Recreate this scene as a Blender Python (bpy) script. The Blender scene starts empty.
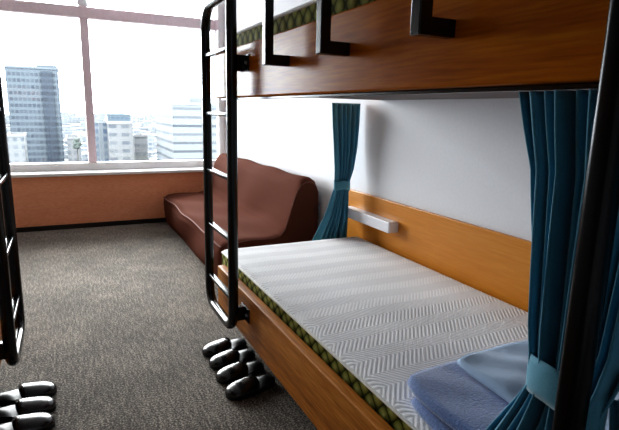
import bpy, bmesh, math, random
from mathutils import Vector, Matrix
random.seed(7)
C = bpy.context.scene.collection
PI = math.pi

# ------------------------------------------------------------------ materials
def new_mat(name):
    m = bpy.data.materials.new(name); m.use_nodes = True
    nt = m.node_tree; b = nt.nodes['Principled BSDF']
    return m, nt, b

def N(nt, t, **kw):
    n = nt.nodes.new(t)
    for k, v in kw.items():
        if hasattr(n, k): setattr(n, k, v)
        else: n.inputs[k].default_value = v
    return n

def setv(b, **kw):
    for k, v in kw.items():
        b.inputs[k.replace('_', ' ')].default_value = v

def rgb(r, g, b):
    f = lambda c: (c/255/12.92) if c/255 <= .04045 else ((c/255+.055)/1.055)**2.4
    return (f(r), f(g), f(b), 1)

def ramp(nt, pts):
    r = nt.nodes.new('ShaderNodeValToRGB')
    e = r.color_ramp.elements
    while len(e) < len(pts): e.new(.5)
    for i, (p, c) in enumerate(pts): e[i].position = p; e[i].color = c
    return r

def mapped(nt, scale, rot=(0, 0, 0)):
    tc = N(nt, 'ShaderNodeTexCoord'); mp = N(nt, 'ShaderNodeMapping')
    mp.inputs['Scale'].default_value = scale; mp.inputs['Rotation'].default_value = rot
    nt.links.new(tc.outputs['Object'], mp.inputs['Vector'])
    return mp.outputs['Vector']

def math_n(nt, op, a, b=None, c=None):
    n = nt.nodes.new('ShaderNodeMath'); n.operation = op
    for i, v in enumerate((a, b, c)):
        if v is None: continue
        if isinstance(v, (int, float)): n.inputs[i].default_value = v
        else: nt.links.new(v, n.inputs[i])
    return n.outputs[0]

def bump(nt, b, h, strength=.3, dist=.01):
    n = N(nt, 'ShaderNodeBump'); n.inputs['Strength'].default_value = strength; n.inputs['Distance'].default_value = dist
    nt.links.new(h, n.inputs['Height']); nt.links.new(n.outputs['Normal'], b.inputs['Normal'])

def simple(name, col, rough=.5, var=.12, nscale=40, bstr=.1, bdist=.002, metal=0, coat=0, spec=.5, sheen=0):
    m, nt, b = new_mat(name)
    nz = N(nt, 'ShaderNodeTexNoise'); nz.inputs['Scale'].default_value = nscale; nz.inputs['Detail'].default_value = 3
    nt.links.new(mapped(nt, (1, 1, 1)), nz.inputs['Vector'])
    lo = tuple(c*(1-var) for c in col[:3])+(1,); hi = tuple(min(1, c*(1+var)) for c in col[:3])+(1,)
    r = ramp(nt, [(.3, lo), (.7, hi)])
    nt.links.new(nz.outputs['Fac'], r.inputs['Fac']); nt.links.new(r.outputs['Color'], b.inputs['Base Color'])
    setv(b, Roughness=rough, Metallic=metal, Coat_Weight=coat, Specular_IOR_Level=spec, Sheen_Weight=sheen)
    b.inputs['Coat Roughness'].default_value = .12
    if bstr: bump(nt, b, nz.outputs['Fac'], bstr, bdist)
    return m

def wood(name, dark, mid, light, axis='Y', rough=.35, coat=.3, stretch=.18, scale=9, coat_rough=.15, patchy=.5, spec=.3):
    m, nt, b = new_mat(name)
    sc = {'Y': (1, stretch, 1), 'X': (stretch, 1, 1), 'Z': (1, 1, stretch)}[axis]
    v = mapped(nt, tuple(s*scale for s in sc))
    n1 = N(nt, 'ShaderNodeTexNoise'); n1.inputs['Scale'].default_value = 1.0; n1.inputs['Detail'].default_value = 4; n1.inputs['Distortion'].default_value = 1.2
    n2 = N(nt, 'ShaderNodeTexNoise'); n2.inputs['Scale'].default_value = 14; n2.inputs['Detail'].default_value = 3
    nt.links.new(v, n1.inputs['Vector']); nt.links.new(v, n2.inputs['Vector'])
    f = math_n(nt, 'ADD', math_n(nt, 'MULTIPLY', n1.outputs['Fac'], patchy), math_n(nt, 'MULTIPLY', n2.outputs['Fac'], 1-patchy))
    r = ramp(nt, [(.36, dark), (.5, mid), (.66, light)])
    nt.links.new(f, r.inputs['Fac']); nt.links.new(r.outputs['Color'], b.inputs['Base Color'])
    setv(b, Roughness=rough, Coat_Weight=coat, Specular_IOR_Level=spec); b.inputs['Coat Roughness'].default_value = coat_rough
    bump(nt, b, n2.outputs['Fac'], .05, .002)
    return m

M = {}
M['rail_wood'] = wood('orange stained oak', rgb(138, 80, 20), rgb(182, 112, 36), rgb(216, 146, 64), coat=.15, coat_rough=.15, rough=.5, spec=.15, stretch=.06, patchy=.6)
M['board_wood'] = wood('brown varnished oak', rgb(158, 82, 3), rgb(190, 104, 9), rgb(216, 132, 24), coat=.36, coat_rough=.24, rough=.55, spec=.0, stretch=.05, patchy=.6)
M['panel_wood'] = wood('honey wood panel', rgb(202, 128, 34), rgb(208, 134, 42), rgb(213, 142, 50), coat=.25, coat_rough=.25, patchy=.3, stretch=.05)
M['sill_wood'] = wood('salmon wood panel', rgb(228, 152, 112), rgb(236, 162, 122), rgb(242, 172, 134), axis='X', coat=.1, rough=.5, patchy=.3)
M['underside'] = simple('dull grey board', rgb(120, 112, 112), .7)
M['matt_steel'] = simple('black satin steel', rgb(10, 9, 10), .25, bstr=.0, spec=.25)
M['black_steel'] = simple('black painted steel', rgb(14, 12, 14), .22, bstr=.03, spec=.5)
M['white_wall'] = simple('white wall paint', rgb(226, 226, 230), .6, var=.02, nscale=60, bstr=.05)
M['dimmed_wall'] = simple('beige wall darkened against bounce', rgb(150, 142, 134), .7, var=.02, nscale=60, bstr=.05)  # unseen left wall, darkened to cut bounced light and reflections
M['ceiling'] = simple('white ceiling paint', rgb(235, 235, 235), .8, var=.02)
M['white_frame'] = simple('white sill paint', rgb(240, 238, 238), .4, var=.02)
M['mauve_frame'] = simple('mauve window frame', rgb(236, 216, 222), .45, var=.05)
M['black_base'] = simple('black skirting', rgb(24, 18, 18), .6)
M['white_plastic'] = simple('white plastic', rgb(236, 236, 240), .35, var=.02, bstr=0)
M['chrome'] = simple('bright bolt steel', rgb(150, 150, 155), .3, metal=1, bstr=0)
M['sofa'] = simple('brown stretch cover', rgb(94, 55, 43), .9, var=.05, nscale=120, bstr=.08, spec=.03)
M['sofa_seam'] = simple('light brown seam', rgb(108, 60, 48), .8, var=.06)
M['teal'] = simple('teal curtain cloth', rgb(74, 146, 174), .75, var=.08, nscale=300, bstr=.15, bdist=.001, sheen=.3)
M['teal_window_lit'] = simple('teal cloth painted window lit', rgb(82, 152, 176), .75, var=.08, nscale=300, bstr=.15, bdist=.001, sheen=.3)  # curtain teal painted lighter on the tie band, as lit from the window
M['fleece'] = simple('blue fleece', rgb(98, 126, 182), .95, var=.2, nscale=160, bstr=.6, bdist=.004, sheen=.8)
M['sheet'] = simple('pale blue sheet', rgb(158, 184, 214), .8, var=.04, nscale=12, bstr=.3, bdist=.01, sheen=.3)
M['vinyl'] = simple('black shiny vinyl', rgb(12, 12, 18), .2, nscale=40, bstr=.15, bdist=.002, spec=.8)
M['insole'] = simple('black smooth insole', rgb(16, 16, 22), .35, bstr=.05)
M['sole'] = simple('black rubber sole', rgb(14, 13, 14), .7)
M['piping'] = simple('pale mattress piping', rgb(240, 240, 234), .7)

def carpet():
    m, nt, b = new_mat('grey brown loop carpet')
    v = mapped(nt, (1, 1, 1))
    n1 = N(nt, 'ShaderNodeTexNoise'); n1.inputs['Scale'].default_value = 120; n1.inputs['Detail'].default_value = 2
    n2 = N(nt, 'ShaderNodeTexNoise'); n2.inputs['Scale'].default_value = 3.5; n2.inputs['Detail'].default_value = 4
    vv = mapped(nt, (70, 11, 1))
    n3 = N(nt, 'ShaderNodeTexNoise'); n3.inputs['Scale'].default_value = 1; n3.inputs['Detail'].default_value = 1
    nt.links.new(v, n1.inputs['Vector']); nt.links.new(v, n2.inputs['Vector']); nt.links.new(vv, n3.inputs['Vector'])
    f = math_n(nt, 'ADD', math_n(nt, 'MULTIPLY', n1.outputs['Fac'], .68), math_n(nt, 'ADD', math_n(nt, 'MULTIPLY', n2.outputs['Fac'], .14), math_n(nt, 'MULTIPLY', n3.outputs['Fac'], .18)))
    r = ramp(nt, [(.38, rgb(44, 40, 36)), (.5, rgb(94, 86, 78)), (.62, rgb(172, 162, 150))])
    nt.links.new(f, r.inputs['Fac']); nt.links.new(r.outputs['Color'], b.inputs['Base Color'])
    setv(b, Roughness=.95, Specular_IOR_Level=.2, Sheen_Weight=.2)
    bump(nt, b, n1.outputs['Fac'], .8, .006)
    return m
M['carpet'] = carpet()

def herringbone():
    m, nt, b = new_mat('white herringbone pad')
    tc = N(nt, 'ShaderNodeTexCoord'); sp = N(nt, 'ShaderNodeSeparateXYZ'); nt.links.new(tc.outputs['Object'], sp.inputs[0])
    x, y = sp.outputs['X'], sp.outputs['Y']
    tri = math_n(nt, 'PINGPONG', y, .085)
    ph = math_n(nt, 'ADD', x, math_n(nt, 'MULTIPLY', tri, .75))
    s = math_n(nt, 'SINE', math_n(nt, 'MULTIPLY', ph, 2*PI/.0195))
    h = math_n(nt, 'ADD', math_n(nt, 'MULTIPLY', s, .5), .5)
    # strokes of one direction painted fainter, since the two catch light differently
    row = math_n(nt, 'GREATER_THAN', math_n(nt, 'MODULO', y, .17), .085)
    amp = math_n(nt, 'ADD', math_n(nt, 'MULTIPLY', row, -.45), 1)
    hh = math_n(nt, 'SUBTRACT', 1, math_n(nt, 'MULTIPLY', math_n(nt, 'SUBTRACT', 1, h), amp))
    r = ramp(nt, [(.1, rgb(206, 206, 210)), (.7, rgb(246, 246, 248))])
    nt.links.new(hh, r.inputs['Fac']); nt.links.new(r.outputs['Color'], b.inputs['Base Color'])
    setv(b, Roughness=.85, Sheen_Weight=.2)
    bump(nt, b, hh, .26, .004)
    return m
M['herringbone'] = herringbone()

def quilt():
    m, nt, b = new_mat('olive diamond quilting')
    tc = N(nt, 'ShaderNodeTexCoord'); sp = N(nt, 'ShaderNodeSeparateXYZ'); nt.links.new(tc.outputs['Object'], sp.inputs[0])
    u = math_n(nt, 'ADD', sp.outputs['X'], sp.outputs['Y'])
    z = sp.outputs['Z']
    a = math_n(nt, 'PINGPONG', math_n(nt, 'ADD', math_n(nt, 'MULTIPLY', u, 1.1), z), .045)
    c = math_n(nt, 'PINGPONG', math_n(nt, 'SUBTRACT', math_n(nt, 'MULTIPLY', u, 1.1), z), .045)
    h = math_n(nt, 'MULTIPLY', math_n(nt, 'MULTIPLY', a, 1/.045), math_n(nt, 'MULTIPLY', c, 1/.045))
    d = math_n(nt, 'POWER', h, .5)
    r = ramp(nt, [(.15, rgb(52, 54, 18)), (.42, rgb(122, 124, 58)), (.95, rgb(172, 170, 98))])
    nt.links.new(d, r.inputs['Fac']); nt.links.new(r.outputs['Color'], b.inputs['Base Color'])
    setv(b, Roughness=.8, Specular_IOR_Level=.05)
    bump(nt, b, d, .45, .008)
    return m
M['quilt'] = quilt()

def facade(name, base, glass, fw=3.2, fh=3.3, wx=.6, wz=.5, rough=.6):
    """wall colour with a regular grid of window bands; wx/wz are window shares of each bay"""
    m, nt, b = new_mat(name)
    tc = N(nt, 'ShaderNodeTexCoord'); sp = N(nt, 'ShaderNodeSeparateXYZ'); nt.links.new(tc.outputs['Object'], sp.inputs[0])
    u = math_n(nt, 'ADD', sp.outputs['X'], sp.outputs['Y'])
    fu = math_n(nt, 'FRACT', math_n(nt, 'DIVIDE', u, fw)); fz = math_n(nt, 'FRACT', math_n(nt, 'DIVIDE', sp.outputs['Z'], fh))
    k = math_n(nt, 'MULTIPLY', math_n(nt, 'LESS_THAN', fu, wx), math_n(nt, 'LESS_THAN', fz, wz))
    cell = N(nt, 'ShaderNodeTexWhiteNoise'); cb = N(nt, 'ShaderNodeCombineXYZ')
    nt.links.new(math_n(nt, 'FLOOR', math_n(nt, 'DIVIDE', u, fw)), cb.inputs[0]); nt.links.new(math_n(nt, 'FLOOR', math_n(nt, 'DIVIDE', sp.outputs['Z'], fh)), cb.inputs[1])
    nt.links.new(cb.outputs[0], cell.inputs['Vector'])
    k = math_n(nt, 'MULTIPLY', k, math_n(nt, 'ADD', math_n(nt, 'MULTIPLY', cell.outputs['Value'], .5), .5))
    mx = N(nt, 'ShaderNodeMix'); mx.data_type = 'RGBA'
    nt.links.new(k, mx.inputs[0]); mx.inputs[6].default_value = base; mx.inputs[7].default_value = glass
    nt.links.new(mx.outputs[2], b.inputs['Base Color'])
    setv(b, Roughness=rough, Specular_IOR_Level=.2)
    return m

def glass():
    m, nt, b = new_mat('clear window glass')
    nt.nodes.remove(b); out = nt.nodes['Material Output']
    t = N(nt, 'ShaderNodeBsdfTransparent'); t.inputs['Color'].default_value = (.96, .98, .98, 1)
    g = N(nt, 'ShaderNodeBsdfGlossy'); g.inputs['Roughness'].default_value = .02
    fr = N(nt, 'ShaderNodeFresnel'); fr.inputs['IOR'].default_value = 1.35
    mx = N(nt, 'ShaderNodeMixShader')
    nt.links.new(fr.outputs[0], mx.inputs[0]); nt.links.new(t.outputs[0], mx.inputs[1]); nt.links.new(g.outputs[0], mx.inputs[2])
    nt.links.new(mx.outputs[0], out.inputs['Surface'])
    return m
M['glass'] = glass()

# ------------------------------------------------------------------ mesh helpers
def add_box(bm, x0, x1, y0, y1, z0, z1, bev=0.0, seg=2):
    v = [bm.verts.new(p) for p in ((x0, y0, z0), (x1, y0, z0), (x1, y1, z0), (x0, y1, z0), (x0, y0, z1), (x1, y0, z1), (x1, y1, z1), (x0, y1, z1))]
    fs = [bm.faces.new([v[i] for i in q]) for q in ((0, 3, 2, 1), (4, 5, 6, 7), (0, 1, 5, 4), (1, 2, 6, 5), (2, 3, 7, 6), (3, 0, 4, 7))]
    if bev:
        es = list({e for f in fs for e in f.edges})
        bmesh.ops.bevel(bm, geom=es, offset=bev, segments=seg, affect='EDGES', profile=.5)
    return bm

def add_tube(bm, pts, r, n=12, closed=False):
    pts = [Vector(p) for p in pts]; k = len(pts); rings = []
    up = None
    for i, p in enumerate(pts):
        if closed: t = pts[(i+1) % k]-pts[i-1]
        else: t = pts[min(i+1, k-1)]-pts[max(i-1, 0)]
        t.normalize()
        if up is None: up = Vector((1, 0, 0)) if abs(t.x) < .9 else Vector((0, 0, 1))
        a = t.cross(up).normalized(); b2 = a.cross(t).normalized(); up = b2
        rings.append([bm.verts.new(p+a*r*math.cos(2*PI*j/n)+b2*r*math.sin(2*PI*j/n)) for j in range(n)])
    m = k if closed else k-1
    for i in range(m):
        A, B = rings[i], rings[(i+1) % k]
        for j in range(n): bm.faces.new((A[j], A[(j+1) % n], B[(j+1) % n], B[j]))
    if not closed:
        bm.faces.new(rings[0][::-1]); bm.faces.new(rings[-1])
    return bm

def add_grid(bm, fn, nu, nv, wrap_u=False):
    g = [[bm.verts.new(fn(i/(nu if wrap_u else nu-1), j/(nv-1))) for i in range(nu)] for j in range(nv)]
    for j in range(nv-1):
        for i in range(nu if wrap_u else nu-1):
            i2 = (i+1) % nu
            bm.faces.new((g[j][i], g[j][i2], g[j+1][i2], g[j+1][i]))
    return g

def root_of(o):
    while o.parent: o = o.parent
    return o

def obj(name, bm, mat, parent=None, smooth=False, mir=None, angle=40, solid=0, sub=0):
    """link a bmesh given in world coordinates as one mesh object, below parent when given"""
    if mir is not None:
        for v in bm.verts: v.co.x = mir-v.co.x
        bmesh.ops.reverse_faces(bm, faces=bm.faces[:])
    bmesh.ops.recalc_face_normals(bm, faces=bm.faces[:])
    xs = [v.co for v in bm.verts]
    if parent is None:
        base = Vector(((min(c.x for c in xs)+max(c.x for c in xs))/2, (min(c.y for c in xs)+max(c.y for c in xs))/2, min(c.z for c in xs)))
    else: base = root_of(parent).location
    bmesh.ops.translate(bm, verts=bm.verts[:], vec=-base)
    me = bpy.data.meshes.new(name); bm.to_mesh(me); bm.free()
    if smooth:
        me.shade_smooth()
    me.materials.append(mat)
    o = bpy.data.objects.new(name, me); C.objects.link(o)
    if parent is None: o.location = base
    else: o.parent = parent
    if solid:
        s = o.modifiers.new('thickness', 'SOLIDIFY'); s.thickness = solid; s.offset = 0
    if sub:
        s = o.modifiers.new('smoothing', 'SUBSURF'); s.levels = s.render_levels = sub
    if smooth and angle < 180:
        me.set_sharp_from_angle(angle=math.radians(angle))
    return o

def B(): return bmesh.new()
def box(*a, **k): return add_box(B(), *a, **k)
def tag(o, label, cat, group=None):
    o['label'] = label; o['category'] = cat
    if group: o['group'] = group
    return o
def thing(name, label, cat, loc, group=None):
    o = bpy.data.objects.new(name, None); C.objects.link(o); o.location = loc; o.empty_display_size = .1
    return tag(o, label, cat, group)
def struct(name, bm, mat, parent=None, **k):
    o = obj(name, bm, mat, parent, **k)
    if parent is None: o['kind'] = 'structure'
    return o

# ------------------------------------------------------------------ the room
XR, XL, YB, YW, ZC = 1.93, -1.47, -1.7, 6.30, 2.85
struct('floor', box(XL-.1, XR+.1, YB-.1, 6.75, -.1, 0), M['carpet'])
struct('ceiling', box(XL-.1, XR+.1, YB-.1, 6.75, ZC, ZC+.1), M['ceiling'])
struct('wall_right', box(XR, XR+.1, YB, 6.75, 0, ZC), M['white_wall'])
struct('wall_left', box(XL-.1, XL, YB, 6.75, 0, ZC), M['dimmed_wall'])
struct('wall_back', box(XL, XR, YB-.1, YB, 0, ZC), M['white_wall'])
struct('wall_window', box(XL, XR, YW, 6.70, .0, .615), M['sill_wood'])
struct('baseboard_window', box(XL, XR, YW-.012, YW, 0, .055, bev=.003), M['black_base'])
struct('trim_1', box(XL, XR, YW-.035, 6.60, .615, .650, bev=.006), M['white_frame'])
# the window: white lower frame, mauve mullions and transom, panes
WY0, WY1 = 6.56, 6.66
win = bpy.data.objects.new('window_1', None); C.objects.link(win); win.location = (.3, 6.6, .65); win['kind'] = 'structure'
bm = B()
add_box(bm, XL, XR, WY0-.02, WY1, .650, .735, bev=.004)
add_box(bm, 1.845, XR, WY0, WY1, .735, ZC, bev=.004)
add_box(bm, XL, -1.40, WY0, WY1, .735, ZC, bev=.004)
obj('window_frame', bm, M['white_frame'], win)
obj('transom', box(-1.40, 1.845, WY0-.03, WY1, 2.375, 2.495, bev=.004), M['mauve_frame'], win)
obj('mullion', box(.245, .335, WY0-.01, WY1, .735, ZC, bev=.004), M['mauve_frame'], win)
obj('pane', box(-1.40, .245, 6.61, 6.618, .735, 2.375), M['glass'], win)
obj('pane', box(.335, 1.845, 6.61, 6.618, .735, 2.375), M['glass'], win)
obj('pane', box(-1.40, .245, 6.61, 6.618, 2.495, ZC), M['glass'], win)
obj('pane', box(.335, 1.845, 6.61, 6.618, 2.495, ZC), M['glass'], win)

# beaded blind chain lying along the transom, with its bracket
bm = B()
for i in range(26):
    t = i/25
    bmesh.ops.create_uvsphere(bm, u_segments=8, v_segments=6, radius=.011, matrix=Matrix.Translation((.33+t*.75, 6.505, 2.507+.012*math.sin(t*9)**2)))
ch = obj('blind_chain', bm, M['mauve_frame'], win, smooth=True)
bm = B(); add_box(bm, .235, .325, 6.49, 6.535, 2.495, 2.575, bev=.008); add_tube(bm, [(.225, 6.51, 2.53), (.335, 6.51, 2.53)], .02)
obj('chain_bracket', bm, M['white_plastic'], win, smooth=True)
# pull cord hanging near the right end of the window
pc = obj('pull_cord', add_tube(B(), [(1.80, 6.50, 2.20), (1.80, 6.50, 2.495)], .012), M['mauve_frame'], win, smooth=True)
bm = B()
add_box(bm, 1.62, 1.68, 6.50, 6.529, 2.33, 2.49, bev=.006)
obj('cord_bracket', bm, M['mauve_frame'], win, smooth=True)
obj('cord_hook', add_tube(B(), [(1.655+.035*math.cos(a), 6.485, 2.44+.035*math.sin(a)) for a in [i*PI/8 for i in range(-6, 9)]], .008), M['white_plastic'], pc, smooth=True)

# honey wood panel on the right wall, behind the lower bunk
wp = obj('wall_panel', box(1.908, 1.93, .35, 3.29, .10, .83, bev=.004), M['panel_wood'])
tag(wp, 'long honey coloured wood panel fixed to the right wall above the lower bunk', 'panel')
# white box ledge on it
sh = thing('wall_ledge', 'small white box ledge on the honey wood panel by far curtain', 'ledge', (1.87, 2.85, .64))
obj('box_body', box(1.835, 1.907, 2.60, 3.19, .640, .712, bev=.004), M['white_plastic'], sh)
obj('end_cap', box(1.839, 1.907, 2.594, 2.600, .644, .708, bev=.002), M['white_plastic'], sh)

# ------------------------------------------------------------------ bunk beds
Y0, Y1 = .42, 2.92
def arc(cy, cz, r, a0, a1, x, n=7):
    return [(x, cy+r*math.cos(math.radians(a0+(a1-a0)*i/n)), cz+r*math.sin(math.radians(a0+(a1-a0)*i/n))) for i in range(n+1)]

def bunk(mir, label):
    bx = .8 if mir is None else mir-.8
    t = thing('bunk_bed', label, 'bunk bed', (bx, (Y0+Y1)/2, 0))
    P = lambda n, bm, m, parent=t, **k: obj(n, bm, M[m], parent, mir=mir, **k)
    P('lower_side_rail', box(.80, .85, Y0, Y1, .20, .453, bev=.005), 'rail_wood')
    P('wall_rail', box(1.886, 1.906, Y0, Y1, .20, .40, bev=.003), 'rail_wood')
    P('end_board', box(.85, 1.886, Y1-.04, Y1-.002, .20, .398, bev=.003), 'rail_wood')
    P('end_board', box(.85, 1.886, Y0+.002, Y0+.04, .20, .398, bev=.003), 'rail_wood')
    P('lower_platform', box(.85, 1.886, Y0+.04, Y1-.04, .34, .399), 'underside')
    for x, y in ((.96, .60), (.96, 2.72), (1.80, .60), (1.80, 2.72)):
        P('foot', box(x, x+.06, y, y+.06, 0, .34, bev=.004), 'black_steel')
    P('upper_side_rail', box(.80, .85, Y0, Y1, 1.46, 1.705, bev=.006), 'board_wood')
    P('upper_platform', box(.85, 1.926, Y0+.035, Y1-.035, 1.482, 1.655), 'underside')
    for ya in (Y0+.001, Y1-.033): P('upper_end_board', box(.851, 1.926, ya, ya+.032, 1.4825, 1.70, bev=.004), 'board_wood')
    tr = P('curtain_track', box(.822, .838, .45, 2.86, 1.449, 1.4595, bev=.002), 'black_steel')
    # near corner post
    cp = P('corner_post', box(.742, .792, .488, .530, 0, 2.12, bev=.014, seg=5), 'matt_steel', smooth=True)
    for z in (.30, 1.58): P('spacer', box(.785, .7995, .49, .522, z, z+.05, bev=.002), 'black_steel', cp)
    # ladder: a hoop of round tube held off the rails by brackets
    x = .735; yn, yf, zb, zt, r = 2.385, 2.86, .262, 1.935, .10
    pts = [(x, yn, 2.12)]+[(x, yn, zb+r)]+arc(yn+r, zb+r, r, 180, 270, x)[1:]+arc(yf-r, zb+r, r, 270, 360, x)
    pts += arc(yf-r*1.3, zt-r*1.3, r*1.3, 0, 90, x)+[(x, yn+.01, zt)]
    # more points on the straight runs keep the section round
    ld = P('ladder', add_tube(B(), pts, .026, 14), 'black_steel', smooth=True)
    for z in (1.685, 1.375, 1.06, .745, .43):
        P('rung', add_box(B(), x-.014, x+.018, yn+.012, yf-.012, z-.011, z+.011, bev=.005, seg=3), 'black_steel', ld, smooth=True)
    for z, h in ((.315, .075), (1.578, .075)):
        bm = B(); add_box(bm, x+.012, .796, yn-.016, yn+.016, z, z+h, bev=.003); add_box(bm, .793, .7995, yn-.07, yn+.05, z, z+h, bev=.002)
        br = P('bracket', bm, 'black_steel', ld)
        bm = B(); bmesh.ops.create_cone(bm, cap_ends=True, segments=12, radius1=.009, radius2=.007, depth=.008,
            matrix=Matrix.Translation((.789, yn-.045, z+h*.5)) @ Matrix.Rotation(-PI/2, 4, 'Y'))
        P('bolt', bm, 'chrome', br)
    # guard rail along the upper bunk: top bar out of square tube, three L footed posts
    g = P('guard_rail', box(.698, .732, .488, yn-.02, 2.09, 2.12, bev=.003), 'black_steel')
    for y in (1.857, 1.400, .935):
        ps = P('guard_post', box(.698, .732, y-.017, y+.017, 1.567, 2.09, bev=.003), 'black_steel', g)
        P('post_foot', box(.730, .7995, y-.015, y+.015, 1.567, 1.606, bev=.002), 'black_steel', g)
    return t
bunk(None, 'brown wooden bunk bed with black ladder, along the right wall beside the sofa')
bunk(.46, 'bunk bed at left edge, mostly out of frame, its black ladder showing')

# ------------------------------------------------------------------ mattresses
def mattress(label, z0, z1, x0, x1, y0, y1):
    t = thing('mattress', label, 'mattress', ((x0+x1)/2, (y0+y1)/2, z0))
    obj('quilted_side', box(x0, x1, y0, y1, z0, z1-.012, bev=.012, seg=3), M['quilt'], t, smooth=True)
    bm = B(); rr = random.Random(3)
    nx, ny = 24, 48
    def top(u, v):
        x = x0-.004+u*(x1-x0+.008); y = y0-.004+v*(y1-y0+.008)
        e = min(u*(x1-x0), (1-u)*(x1-x0), v*(y1-y0), (1-v)*(y1-y0))
        z = z1-.014+.022*min(1, e/.03)**.5
        z += .0035*math.sin(x*9+y*3)*math.sin(y*7-x*2)*min(1, e/.2)
        return (x, y, z)
    g = add_grid(bm, top, 60, 120)
    obj('top_pad', bm, M['herringbone'], t, smooth=True, angle=180)
    r = .012; zz = z1-.013
    c = [(x0+r, y0, zz), (x1-r, y0, zz), (x1, y0+r, zz), (x1, y1-r, zz), (x1-r, y1, zz), (x0+r, y1, zz), (x0, y1-r, zz), (x0, y0+r, zz)]
    obj('piping', add_tube(B(), c, .0065, 8, closed=True), M['piping'], t, smooth=True)
    return t
mattress('lower bunk mattress with white herringbone top and olive quilted side',   .400, .512, .864, 1.884, .44, 3.05)
mattress('upper bunk mattress with olive diamond quilted side, at top of the photo', 1.656, 1.806, .862, 1.90, .462, 2.88)

# ------------------------------------------------------------------ sofa
def sofa():
    ya, yb = 3.70, 6.24
    prof = [(1.07, .015), (1.045, .10), (1.035, .20), (1.035, .28), (1.05, .335), (1.09, .362), (1.18, .372), (1.32, .378), (1.46, .385),
            (1.55, .405), (1.60, .46), (1.635, .56), (1.668, .68), (1.70, .775), (1.735, .83), (1.78, .852), (1.83, .85), (1.875, .82), (1.90, .76),
            (1.908, .60), (1.91, .35), (1.91, .10), (1.905, .015)]
    t = thing('sofa', 'low brown fabric covered sofa against the right wall under the window', 'sofa', (1.48, (ya+yb)/2, 0))
    cx, cz = 1.52, .22
    def pt(u, v, prof=prof):
        k = u*(len(prof)-1); i = min(int(k), len(prof)-2); f = k-i
        x = prof[i][0]*(1-f)+prof[i+1][0]*f; z = prof[i][1]*(1-f)+prof[i+1][1]*f
        L = yb-ya; s = v*L
        # rounded ends: section shrinks a little as it turns over the corner
        e = min(s, L-s); R = .09
        k2 = 1-.0 if e >= R else 1-.10*(1-math.sqrt(max(0, 1-(1-e/R)**2)))
        x = cx+(x-cx)*(k2 if x < cx or z > .3 else k2); z = z if z < .05 else .015+(z-.015)*(k2)
        x += .010*math.sin(s*6+z*9)*(1 if x < 1.9 and z > .05 else 0)*(1-u)
        z += .007*math.sin(s*8+x*11)*(1 if z > .1 else 0)
        if u < .16: x += .018*math.sin(s*4.1+z*14+1)*(.3+z)
        return Vector((min(x, 1.915), ya+s, z))
    bm = B(); nu, nv = 67, 80
    vv = []
    for j in range(nv):
        q = j/(nv-1); vv.append(.5-.5*math.cos(q*PI) if False else q)
    extra = [0, .004, .010, .018, .027]
    vs = sorted(set(extra+[1-e for e in extra]+[i/60 for i in range(2, 59)]))
    g = [[bm.verts.new(pt(i/(nu-1), v)) for i in range(nu)] for v in vs]
    for j in range(len(vs)-1):
        for i in range(nu-1): bm.faces.new((g[j][i], g[j][i+1], g[j+1][i+1], g[j+1][i]))
    bm.faces.new(g[0][::-1]); bm.faces.new(g[-1])
    bm.faces.new([r[0] for r in g][::-1]+[r[-1] for r in g]) if False else None
    body = obj('fitted_cover', bm, M['sofa'], t, smooth=True, angle=50)
    bm = B(); add_tube(bm, [pt(4/22, v)+Vector((-.004, 0, .004)) for v in [i/60 for i in range(1, 60)]], .007, 8)
    obj('seat_seam', bm, M['sofa_seam'], t, smooth=True)
    bm = B(); add_tube(bm, [pt(u/22, .006)+Vector((0, -.003, .002)) for u in [x*.25 for x in range(8, 76)]], .006, 8)
    obj('end_seam', bm, M['sofa_seam'], t, smooth=True)
    return t
sofa()

# ------------------------------------------------------------------ curtains
def lerp_keys(keys, v):
    for a, b in zip(keys, keys[1:]):
        if v >= b[0]:
            f = (a[0]-v)/(a[0]-b[0]); f = f*f*(3-2*f) if False else f
            return [p+(q-p)*f for p, q in zip(a[1:], b[1:])]
    return list(keys[-1][1:])

def curtain(label, keys, axis, depth0, folds, seed, tie, loc):
    """keys: (z, left, right, fold depth) from top to bottom; cloth runs along axis, folds across it"""
    rr = random.Random(seed); t = thing('curtain', label, 'curtain', loc)
    ph = [rr.uniform(-.5, .5) for _ in range(8)]
    z0, z1 = keys[0][0], keys[-1][0]
    def fn(u, v):
        z = z0+(z1-z0)*v
        l, r, d = lerp_keys(keys, z)
        w = u+.018*math.sin(u*11+ph[0]*6+v*2)+.010*math.sin(u*23+ph[1]*6)
        a = l+(r-l)*min(1.0, max(0.0, w))
        f = math.sin(2*PI*folds*u+ph[2]+.5*math.sin(v*3+u*9))
        f = math.copysign(abs(f)**.75, f)
        f *= .85+.3*math.sin(u*folds*2.2+ph[3]*6)
        f += .22*math.sin(2*PI*folds*.5*u+ph[4]*5-v*4)*math.sin(v*PI)
        q = depth0+d*f
        return (q, a, z) if axis == 'y' else (a, q, z)
    bm = B(); add_grid(bm, fn, folds*16+1, 60)
    obj('cloth', bm, M['teal'], t, smooth=True, angle=180, solid=.003)
    # tie band: a strip round the gathered cloth
    zt0, zl, zr, h, pad = tie
    l, r, d = lerp_keys(keys, zt0); ca, wa = (l+r)/2, (r-l)/2+pad
    def band(u, v):
        th = 2*PI*u; s = (1-math.cos(th))/2
        a = ca-wa*math.cos(th); q = depth0+(d*1.25+pad)*math.sin(th)
        z = zl+(zr-zl)*s-h/2+h*v + .006*math.sin(th*3)
        bul = .004*math.sin(v*PI)
        q += bul*math.sin(th)
        return (q, a, z) if axis == 'y' else (a, q, z)
    bm = B(); add_grid(bm, band, 48, 6, wrap_u=True)
    tb = obj('tie_band', bm, M['teal_window_lit'], t, smooth=True, angle=180, solid=.003)
    return t, tb

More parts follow.
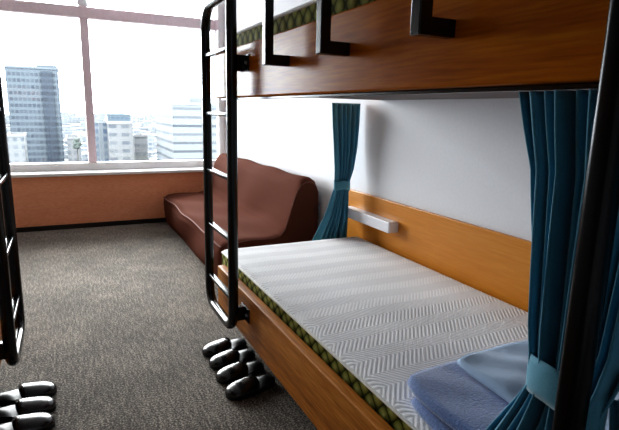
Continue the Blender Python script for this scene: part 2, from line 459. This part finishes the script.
fz = [(1.460, 1.685, 1.905, .020), (1.30, 1.696, 1.902, .020), (1.16, 1.710, 1.896, .019), (1.0, 1.724, 1.874, .018), (.90, 1.726, 1.842, .016), (.86, 1.722, 1.838, .016),
      (.76, 1.690, 1.840, .020), (.66, 1.655, 1.840, .022), (.46, 1.545, 1.835, .028), (.22, 1.50, 1.835, .03)]
tc, tb = curtain('teal curtain tied back at far end of the lower bunk by the sofa', fz, 'x', 3.13, 6, 4, (.885, .885, .875, .062, .006), (1.78, 3.13, .22))
# near one: bunched along the side rail close to the camera
nz = [(1.447, .744, .40, .022), (1.37, .722, .41, .024), (1.30, .700, .42, .025), (1.20, .690, .43, .026), (1.0, .672, .45, .026), (.93, .660, .47, .024), (.87, .654, .49, .024),
      (.80, .690, .46, .026), (.69, .752, .44, .020), (.58, .79, .43, .015), (.47, .82, .42, .014)]
tc2, tb2 = curtain('teal curtain tied back behind the black corner post, nearest the camera', nz, 'y', .831, 10, 9, (.885, .905, .882, .078, .004), (.83, .60, .47))
bm = B(); add_grid(bm, lambda u, v: (.84+.010*math.sin(u*5), .490-.03*u-.012*v, .92-.09*v-.01*math.sin(u*7)), 8, 8)
obj('tie_tail', bm, M['teal'], tb2, smooth=True, angle=180, solid=.004)

# ------------------------------------------------------------------ bedding
def slab(name, mat, parent, corners, z0, z1, seed, amp=.006, edge=.02, top_fn=None):
    """a soft folded layer: quad footprint given by corners, rounded rim, gently uneven top"""
    rr = random.Random(seed); ph = [rr.uniform(0, 6) for _ in range(6)]
    a, b, c, d = [Vector((p[0], p[1], 0)) for p in corners]
    h = z1-z0
    def base(u, v):
        p = a*(1-u)*(1-v)+b*u*(1-v)+c*u*v+d*(1-u)*v
        p.x += .010*math.sin(v*7+ph[0])*(1-u); p.y += .008*math.sin(u*8+ph[1])
        return p
    bm = B(); n = 49
    L1, L2 = (b-a).length, (d-a).length
    def top(i, j, up):
        s, q = i/(n-1), j/(n-1)
        S, Q = 2*s-1, 2*q-1
        p = base(.5+.5*S*(1-.05*abs(Q)**9), .5+.5*Q*(1-.05*abs(S)**9))
        e = min(s*L1, (1-s)*L1, q*L2, (1-q)*L2)/edge
        k = 1 if e >= 1 else math.sqrt(max(0, 1-(1-e)**2))
        mid = (z0+z1)/2; k = .22+.78*k
        z = mid+(h/2)*k if up else mid-(h/2)*k
        if up:
            z += k*(amp*math.sin(p.x*14+p.y*6+ph[2])+amp*.7*math.sin(p.y*19-p.x*8+ph[3])+amp*.5*math.sin(p.x*31+p.y*27+ph[4]))
            if top_fn: z += k*top_fn(p.x, p.y)
        return Vector((p.x, p.y, z))
    G = [[bm.verts.new(top(i, j, True)) for i in range(n)] for j in range(n)]
    H = [[bm.verts.new(top(i, j, False)) for i in range(n)] for j in range(n)]
    rim = [(0, i) for i in range(n)]+[(j, n-1) for j in range(1, n)]+[(n-1, i) for i in range(n-2, -1, -1)]+[(j, 0) for j in range(n-2, 0, -1)]
    for (j, i), (jj, ii) in zip(rim, rim[1:]+rim[:1]): bm.faces.new((G[j][i], H[j][i], H[jj][ii], G[jj][ii]))
    for j in range(n-1):
        for i in range(n-1):
            bm.faces.new((G[j][i], G[j][i+1], G[j+1][i+1], G[j+1][i]))
            bm.faces.new((H[j][i], H[j+1][i], H[j+1][i+1], H[j][i+1]))
    return obj(name, bm, mat, parent, smooth=True, angle=180)

bl = thing('blanket', 'folded blue fleece blanket on the lower bunk beside the near curtain', 'blanket', (1.15, .85, .525))
slab('lower_fold', M['fleece'], bl, [(.870, .47), (1.62, .47), (1.60, 1.15), (.868, 1.125)], .525, .560, 1, edge=.018, amp=.0015)
slab('upper_fold', M['fleece'], bl, [(.882, .48), (1.64, .49), (1.62, 1.17), (.892, 1.165)], .563, .602, 2, edge=.022, amp=.0025)
st = slab('bed_sheet', M['sheet'], None, [(1.00, .50), (1.66, .46), (1.67, 1.135), (1.085, 1.15)], .609, .636, 5, amp=.006, edge=.016)
tag(st, 'pale blue folded sheet lying on top of the blue fleece blanket', 'sheet')

# ------------------------------------------------------------------ slippers
def slipper_meshes():
    L = .275
    def half(t):      # half width of the sole, t 0 heel .. 1 toe
        w = .043+.017*math.sin(min(1, max(0, (t-.15)/.7))*PI*.75)
        if t < .14: w *= math.sqrt(max(0, 1-((.14-t)/.14)**2))
        if t > .80: w *= math.sqrt(max(0, 1-((t-.80)/.20)**2))
        return w
    ts = [.0, .004, .015, .035, .07, .11]+[.15+i*.05 for i in range(14)]+[.84, .88, .92, .95, .975, .99, .997, 1]
    def sole(z0, z1f, sc):
        bm = B(); lo = []; hi = []
        for t in ts:
            w = max(half(t)*sc, .0008); x = (t-.5)*L*sc
            lo.append((bm.verts.new((x, -w, z0)), bm.verts.new((x, w, z0))))
            hi.append([bm.verts.new((x, -w+2*w*k/6, z1f(t, abs(k/3-1)))) for k in range(7)])
        for i in range(len(ts)-1):
            bm.faces.new((lo[i][0], lo[i][1], lo[i+1][1], lo[i+1][0]))
            for k in range(6): bm.faces.new((hi[i][k], hi[i+1][k], hi[i+1][k+1], hi[i][k+1]))
            bm.faces.new((lo[i][0], lo[i+1][0], hi[i+1][0], hi[i][0])); bm.faces.new((lo[i][1], hi[i][6], hi[i+1][6], lo[i+1][1]))
        bm.faces.new((lo[0][0], hi[0][0], *hi[0][1:], lo[0][1])); bm.faces.new((lo[-1][1], *hi[-1][::-1], lo[-1][0]))
        return bm
    heel = lambda t: .012*max(0, 1-t/.45)
    s = sole(0, lambda t, e: .018+heel(t), 1.0)
    ins = sole(.017, lambda t, e: .024+heel(t)+.012*(e < .9)*max(0, math.sin(min(1, t/.36)*PI))*(1-e*e), .95)
    bm = B(); rows = []
    tv = [.47+.027*i for i in range(15)]+[.88, .92, .95, .975, .99, .999]
    for t in tv:
        k = (t-.47)/.53; h = (.050-.016*k)*math.sqrt(max(0, 1-k**5))+.001; w = half(t)*1.03+.002
        rows.append([bm.verts.new(((t-.5)*L-(.018*(1-abs(2*j/14-1)**2) if k < .001 else 0), -w*math.cos(PI*j/14), .010+h*math.sin(PI*j/14)**.6+.004)) for j in range(15)])
    for A, Bq in zip(rows, rows[1:]):
        for j in range(14): bm.faces.new((A[j], A[j+1], Bq[j+1], Bq[j]))
    return s, ins, bm

def slipper():
    t = thing('slipper', '', 'slipper', (0, 0, 0))
    a, b, c = slipper_meshes()
    obj('sole', a, M['sole'], t, smooth=True, angle=50)
    obj('insole', b, M['insole'], t, smooth=True, angle=60)
    obj('vamp', c, M['vinyl'], t, smooth=True, angle=180, solid=.003)
    return t

def copy_thing(r):
    n = r.copy(); C.objects.link(n)
    for ch in list(r.children):
        c = ch.copy(); C.objects.link(c); c.parent = n
    return n

proto = slipper(); used = False
spots = [(.775, 2.690, 189, 'black vinyl slipper beside the right bunk, farthest of the four, below the ladder', 'slippers beside the right bunk'),
         (.775, 2.535, 189, 'black vinyl slipper beside the right bunk, second from the ladder end', 'slippers beside the right bunk'),
         (.770, 2.378, 190, 'black vinyl slipper beside the right bunk, third from the ladder end', 'slippers beside the right bunk'),
         (.772, 2.215, 191, 'black vinyl slipper beside the right bunk, nearest of the four', 'slippers beside the right bunk'),
         (-.255, 2.585, 3, 'black vinyl slipper by the left bunk, nearest its ladder, farthest of three', 'slippers beside the left bunk'),
         (-.258, 2.440, 1, 'black vinyl slipper by the left bunk, middle of the row of three', 'slippers beside the left bunk'),
         (-.260, 2.296, 2, 'black vinyl slipper by the left bunk, nearest of three at bottom left corner', 'slippers beside the left bunk')]
for x, y, a, lab, grp in spots:
    o = proto if not used else copy_thing(proto)
    used = True
    o.location = (x, y, 0); o.rotation_euler.z = math.radians(a); tag(o, lab, 'slipper', grp)

# ------------------------------------------------------------------ the city outside
def K(r, g, b, k=.068): return tuple(c*k for c in rgb(r, g, b)[:3])+(1,)  # city colours: haze put in as paleness, darkened against the bright sky
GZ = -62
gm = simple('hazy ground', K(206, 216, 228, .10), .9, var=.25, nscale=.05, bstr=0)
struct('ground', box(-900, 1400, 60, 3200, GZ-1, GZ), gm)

BX = []
def building(label, x0, x1, y0, y1, zt, wall, win_, fw=3.2, fh=3.3, wx=.6, wz=.5, extras=()):
    BX.append((x0-3, x1+3, y0-3, y1+3))
    t = thing('building', label, 'building', ((x0+x1)/2, (y0+y1)/2, GZ))
    obj('walls', box(x0, x1, y0, y1, GZ, zt), facade('facade', wall, win_, fw, fh, wx, wz), t)
    bm = B(); add_box(bm, x0-.3, x1+.3, y0-.3, y0+.4, zt, zt+1.0); add_box(bm, x0-.3, x1+.3, y1-.4, y1+.3, zt, zt+1.0)
    add_box(bm, x0-.3, x0+.4, y0, y1, zt, zt+1.0); add_box(bm, x1-.4, x1+.3, y0, y1, zt, zt+1.0)
    obj('parapet', bm, simple('parapet', tuple(c*1.1 for c in wall[:3])+(1,), .8, bstr=0), t)
    for (a, b, c, d, h) in extras:
        obj('rooftop_block', box(a, b, c, d, zt, zt+h), facade('roof block', wall, win_, fw, fh, .4, .4), t)
    return t
# big dark tower
TW = building('tall grey blue tower block with dark window bands, left pane of the window', -24.5, -.6, 300, 322, 19.3, K(164, 184, 202), K(84, 104, 130), 2.0, 3.1, .80, .55,
         extras=[(-10.5, -1.0, 302, 318, 2.2)])
# its darker recessed shaft is a slab in front
obj('shaft_slab', box(-8.6, -3.4, 299.0, 300, GZ, 18.2), facade('shaft', K(104, 126, 152), K(62, 82, 110), 5.2, 3.1, .98, .6), TW)
building('white low block in front of the tall tower at its left foot', -21.5, -15.5, 246, 262, -12, K(226, 232, 238), K(160, 176, 194), 3, 3.2, .5, .5)
# striped white office block on the right
building('white office block with dark horizontal window stripes, right end of window', 38.0, 74, 200, 240, 2.6, K(222, 232, 240), K(84, 100, 122), 400, 3.3, 1.0, .30, extras=[(46, 52, 206, 216, 3.2)])
building('pale block with blue glass strip, just right of the mullion', 10.6, 18.4, 252, 272, -6.3, K(212, 224, 236), K(122, 156, 196), 4.1, 3.4, .50, .62)
building('white apartment block with rows of grey windows, centre of right pane', 17.9, 28.0, 240, 250.7, -6.2, K(238, 242, 246), K(158, 172, 190), 5.2, 3.6, .62, .42)
building('small white block with flat roof, low beside the striped office', 31.0, 37.2, 262, 280, -13, K(236, 240, 246), K(172, 184, 198), 3, 4.0, .8, .35)
building('blue glass office block rising behind the white apartment block', 28.0, 43.0, 380, 400, -4.6, K(180, 206, 226), K(140, 176, 208), 3.0, 3.4, .7, .6)
building('narrow white block between the tower and the mullion', 1.0, 6.5, 262, 280, -14.0, K(226, 230, 236), K(160, 174, 190), 3, 3.4, .55, .5)
# trees by the mullion
tg = bpy.data.materials.new('x'); bpy.data.materials.remove(tg)
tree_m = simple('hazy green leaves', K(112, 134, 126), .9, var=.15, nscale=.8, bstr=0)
trunk_m = simple('hazy bark', K(120, 110, 104), .9)
def tree(x, y, z, r, label):
    t = thing('tree', label, 'tree', (x, y, GZ))
    bm = B(); rr = random.Random(int(x*10))
    for i in range(14):
        p = Vector((rr.uniform(-1, 1)*r*.6, rr.uniform(-1, 1)*r*.6, z+rr.uniform(-.9, .8)*r))
        bmesh.ops.create_icosphere(bm, subdivisions=2, radius=r*rr.uniform(.35, .6), matrix=Matrix.Translation(Vector((x, y, 0))+p))
    for v in bm.verts: v.co += Vector((rr.uniform(-1, 1), rr.uniform(-1, 1), rr.uniform(-1, 1)))*r*.07
    obj('crown', bm, tree_m, t)
    obj('trunk', add_tube(B(), [(x, y, GZ), (x, y, z-r*.3)], r*.12), trunk_m, t)
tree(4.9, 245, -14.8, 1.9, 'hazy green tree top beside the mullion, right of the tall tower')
# countless low blocks out to the horizon, haze put into their pale colour
bm = B(); rr = random.Random(11)
for i in range(2600):
    y = 290*math.exp(rr.random()*2.25); sx = rr.uniform(-.16, .36)
    x = sx*y; w = rr.uniform(6, 20)*(y/600)**.35; d = rr.uniform(8, 20); h = abs(rr.gauss(0, 1))*9+6
    if y > 1200: h *= 1.25
    h = min(h, 52)
    if y < 420 and x-w < 0: h *= .4
    if any(x-w/2 < q[1] and x+w/2 > q[0] and y < q[3] and y+d > q[2] for q in BX): continue
    add_box(bm, x-w/2, x+w/2, y, y+d, GZ, GZ+h)
    if rr.random() < .03 and y > 700: add_box(bm, x-w/3, x+w/3, y, y+d, GZ+h, GZ+h+rr.uniform(6, 30))
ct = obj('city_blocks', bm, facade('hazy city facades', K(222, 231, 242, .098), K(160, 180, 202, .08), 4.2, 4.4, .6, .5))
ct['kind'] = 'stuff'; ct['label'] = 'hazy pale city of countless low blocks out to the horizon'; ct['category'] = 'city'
# the street level tower that shows low between panes
# ------------------------------------------------------------------ light
w = bpy.data.worlds.new('bright overcast sky'); bpy.context.scene.world = w; w.use_nodes = True
nt = w.node_tree; bg = nt.nodes['Background']
tcn = nt.nodes.new('ShaderNodeTexCoord'); spn = nt.nodes.new('ShaderNodeSeparateXYZ'); nt.links.new(tcn.outputs['Generated'], spn.inputs[0])
r = ramp(nt, [(.0, (.86, .92, 1.0, 1)), (.25, (1, 1, 1, 1))])
nt.links.new(spn.outputs['Z'], r.inputs['Fac']); nt.links.new(r.outputs['Color'], bg.inputs['Color'])
bg.inputs['Strength'].default_value = 19.0

def area(name, loc, rot, sx, sy, energy, portal=False, col=(1, 1, 1)):
    l = bpy.data.lights.new(name, 'AREA'); l.shape = 'RECTANGLE'; l.size = sx; l.size_y = sy; l.energy = energy; l.color = col
    o = bpy.data.objects.new(name, l); C.objects.link(o); o.location = loc; o.rotation_euler = rot
    if portal: l.cycles.is_portal = True
    return o
area('window_portal', (.22, 6.72, 1.8), (-PI/2, 0, 0), 3.3, 2.15, 1, portal=True)

# ------------------------------------------------------------------ camera
cam = bpy.data.cameras.new('camera'); co = bpy.data.objects.new('camera', cam); C.objects.link(co)
F = 502.155; cam.sensor_width = 36; cam.lens = F/619*36; cam.clip_start = .05; cam.clip_end = 5000
yaw, pit, rol = .453925, .204054, -.0235604
f = Vector((math.sin(yaw)*math.cos(pit), math.cos(yaw)*math.cos(pit), -math.sin(pit)))
rt = Vector((math.cos(yaw), -math.sin(yaw), 0)); dn = f.cross(rt)
r2 = rt*math.cos(rol)+dn*math.sin(rol); d2 = -rt*math.sin(rol)+dn*math.cos(rol)
mw = Matrix.Identity(4)
for i in range(3):
    mw[i][0] = r2[i]; mw[i][1] = -d2[i]; mw[i][2] = -f[i]
mw.translation = (0, 0, 1.4)
co.matrix_world = mw
sc = bpy.context.scene; sc.camera = co
sc.view_settings.view_transform = 'Standard'; sc.view_settings.look = 'Medium High Contrast'; sc.view_settings.exposure = .12
sc.cycles.max_bounces = 10; sc.cycles.diffuse_bounces = 6; sc.cycles.transparent_max_bounces = 12
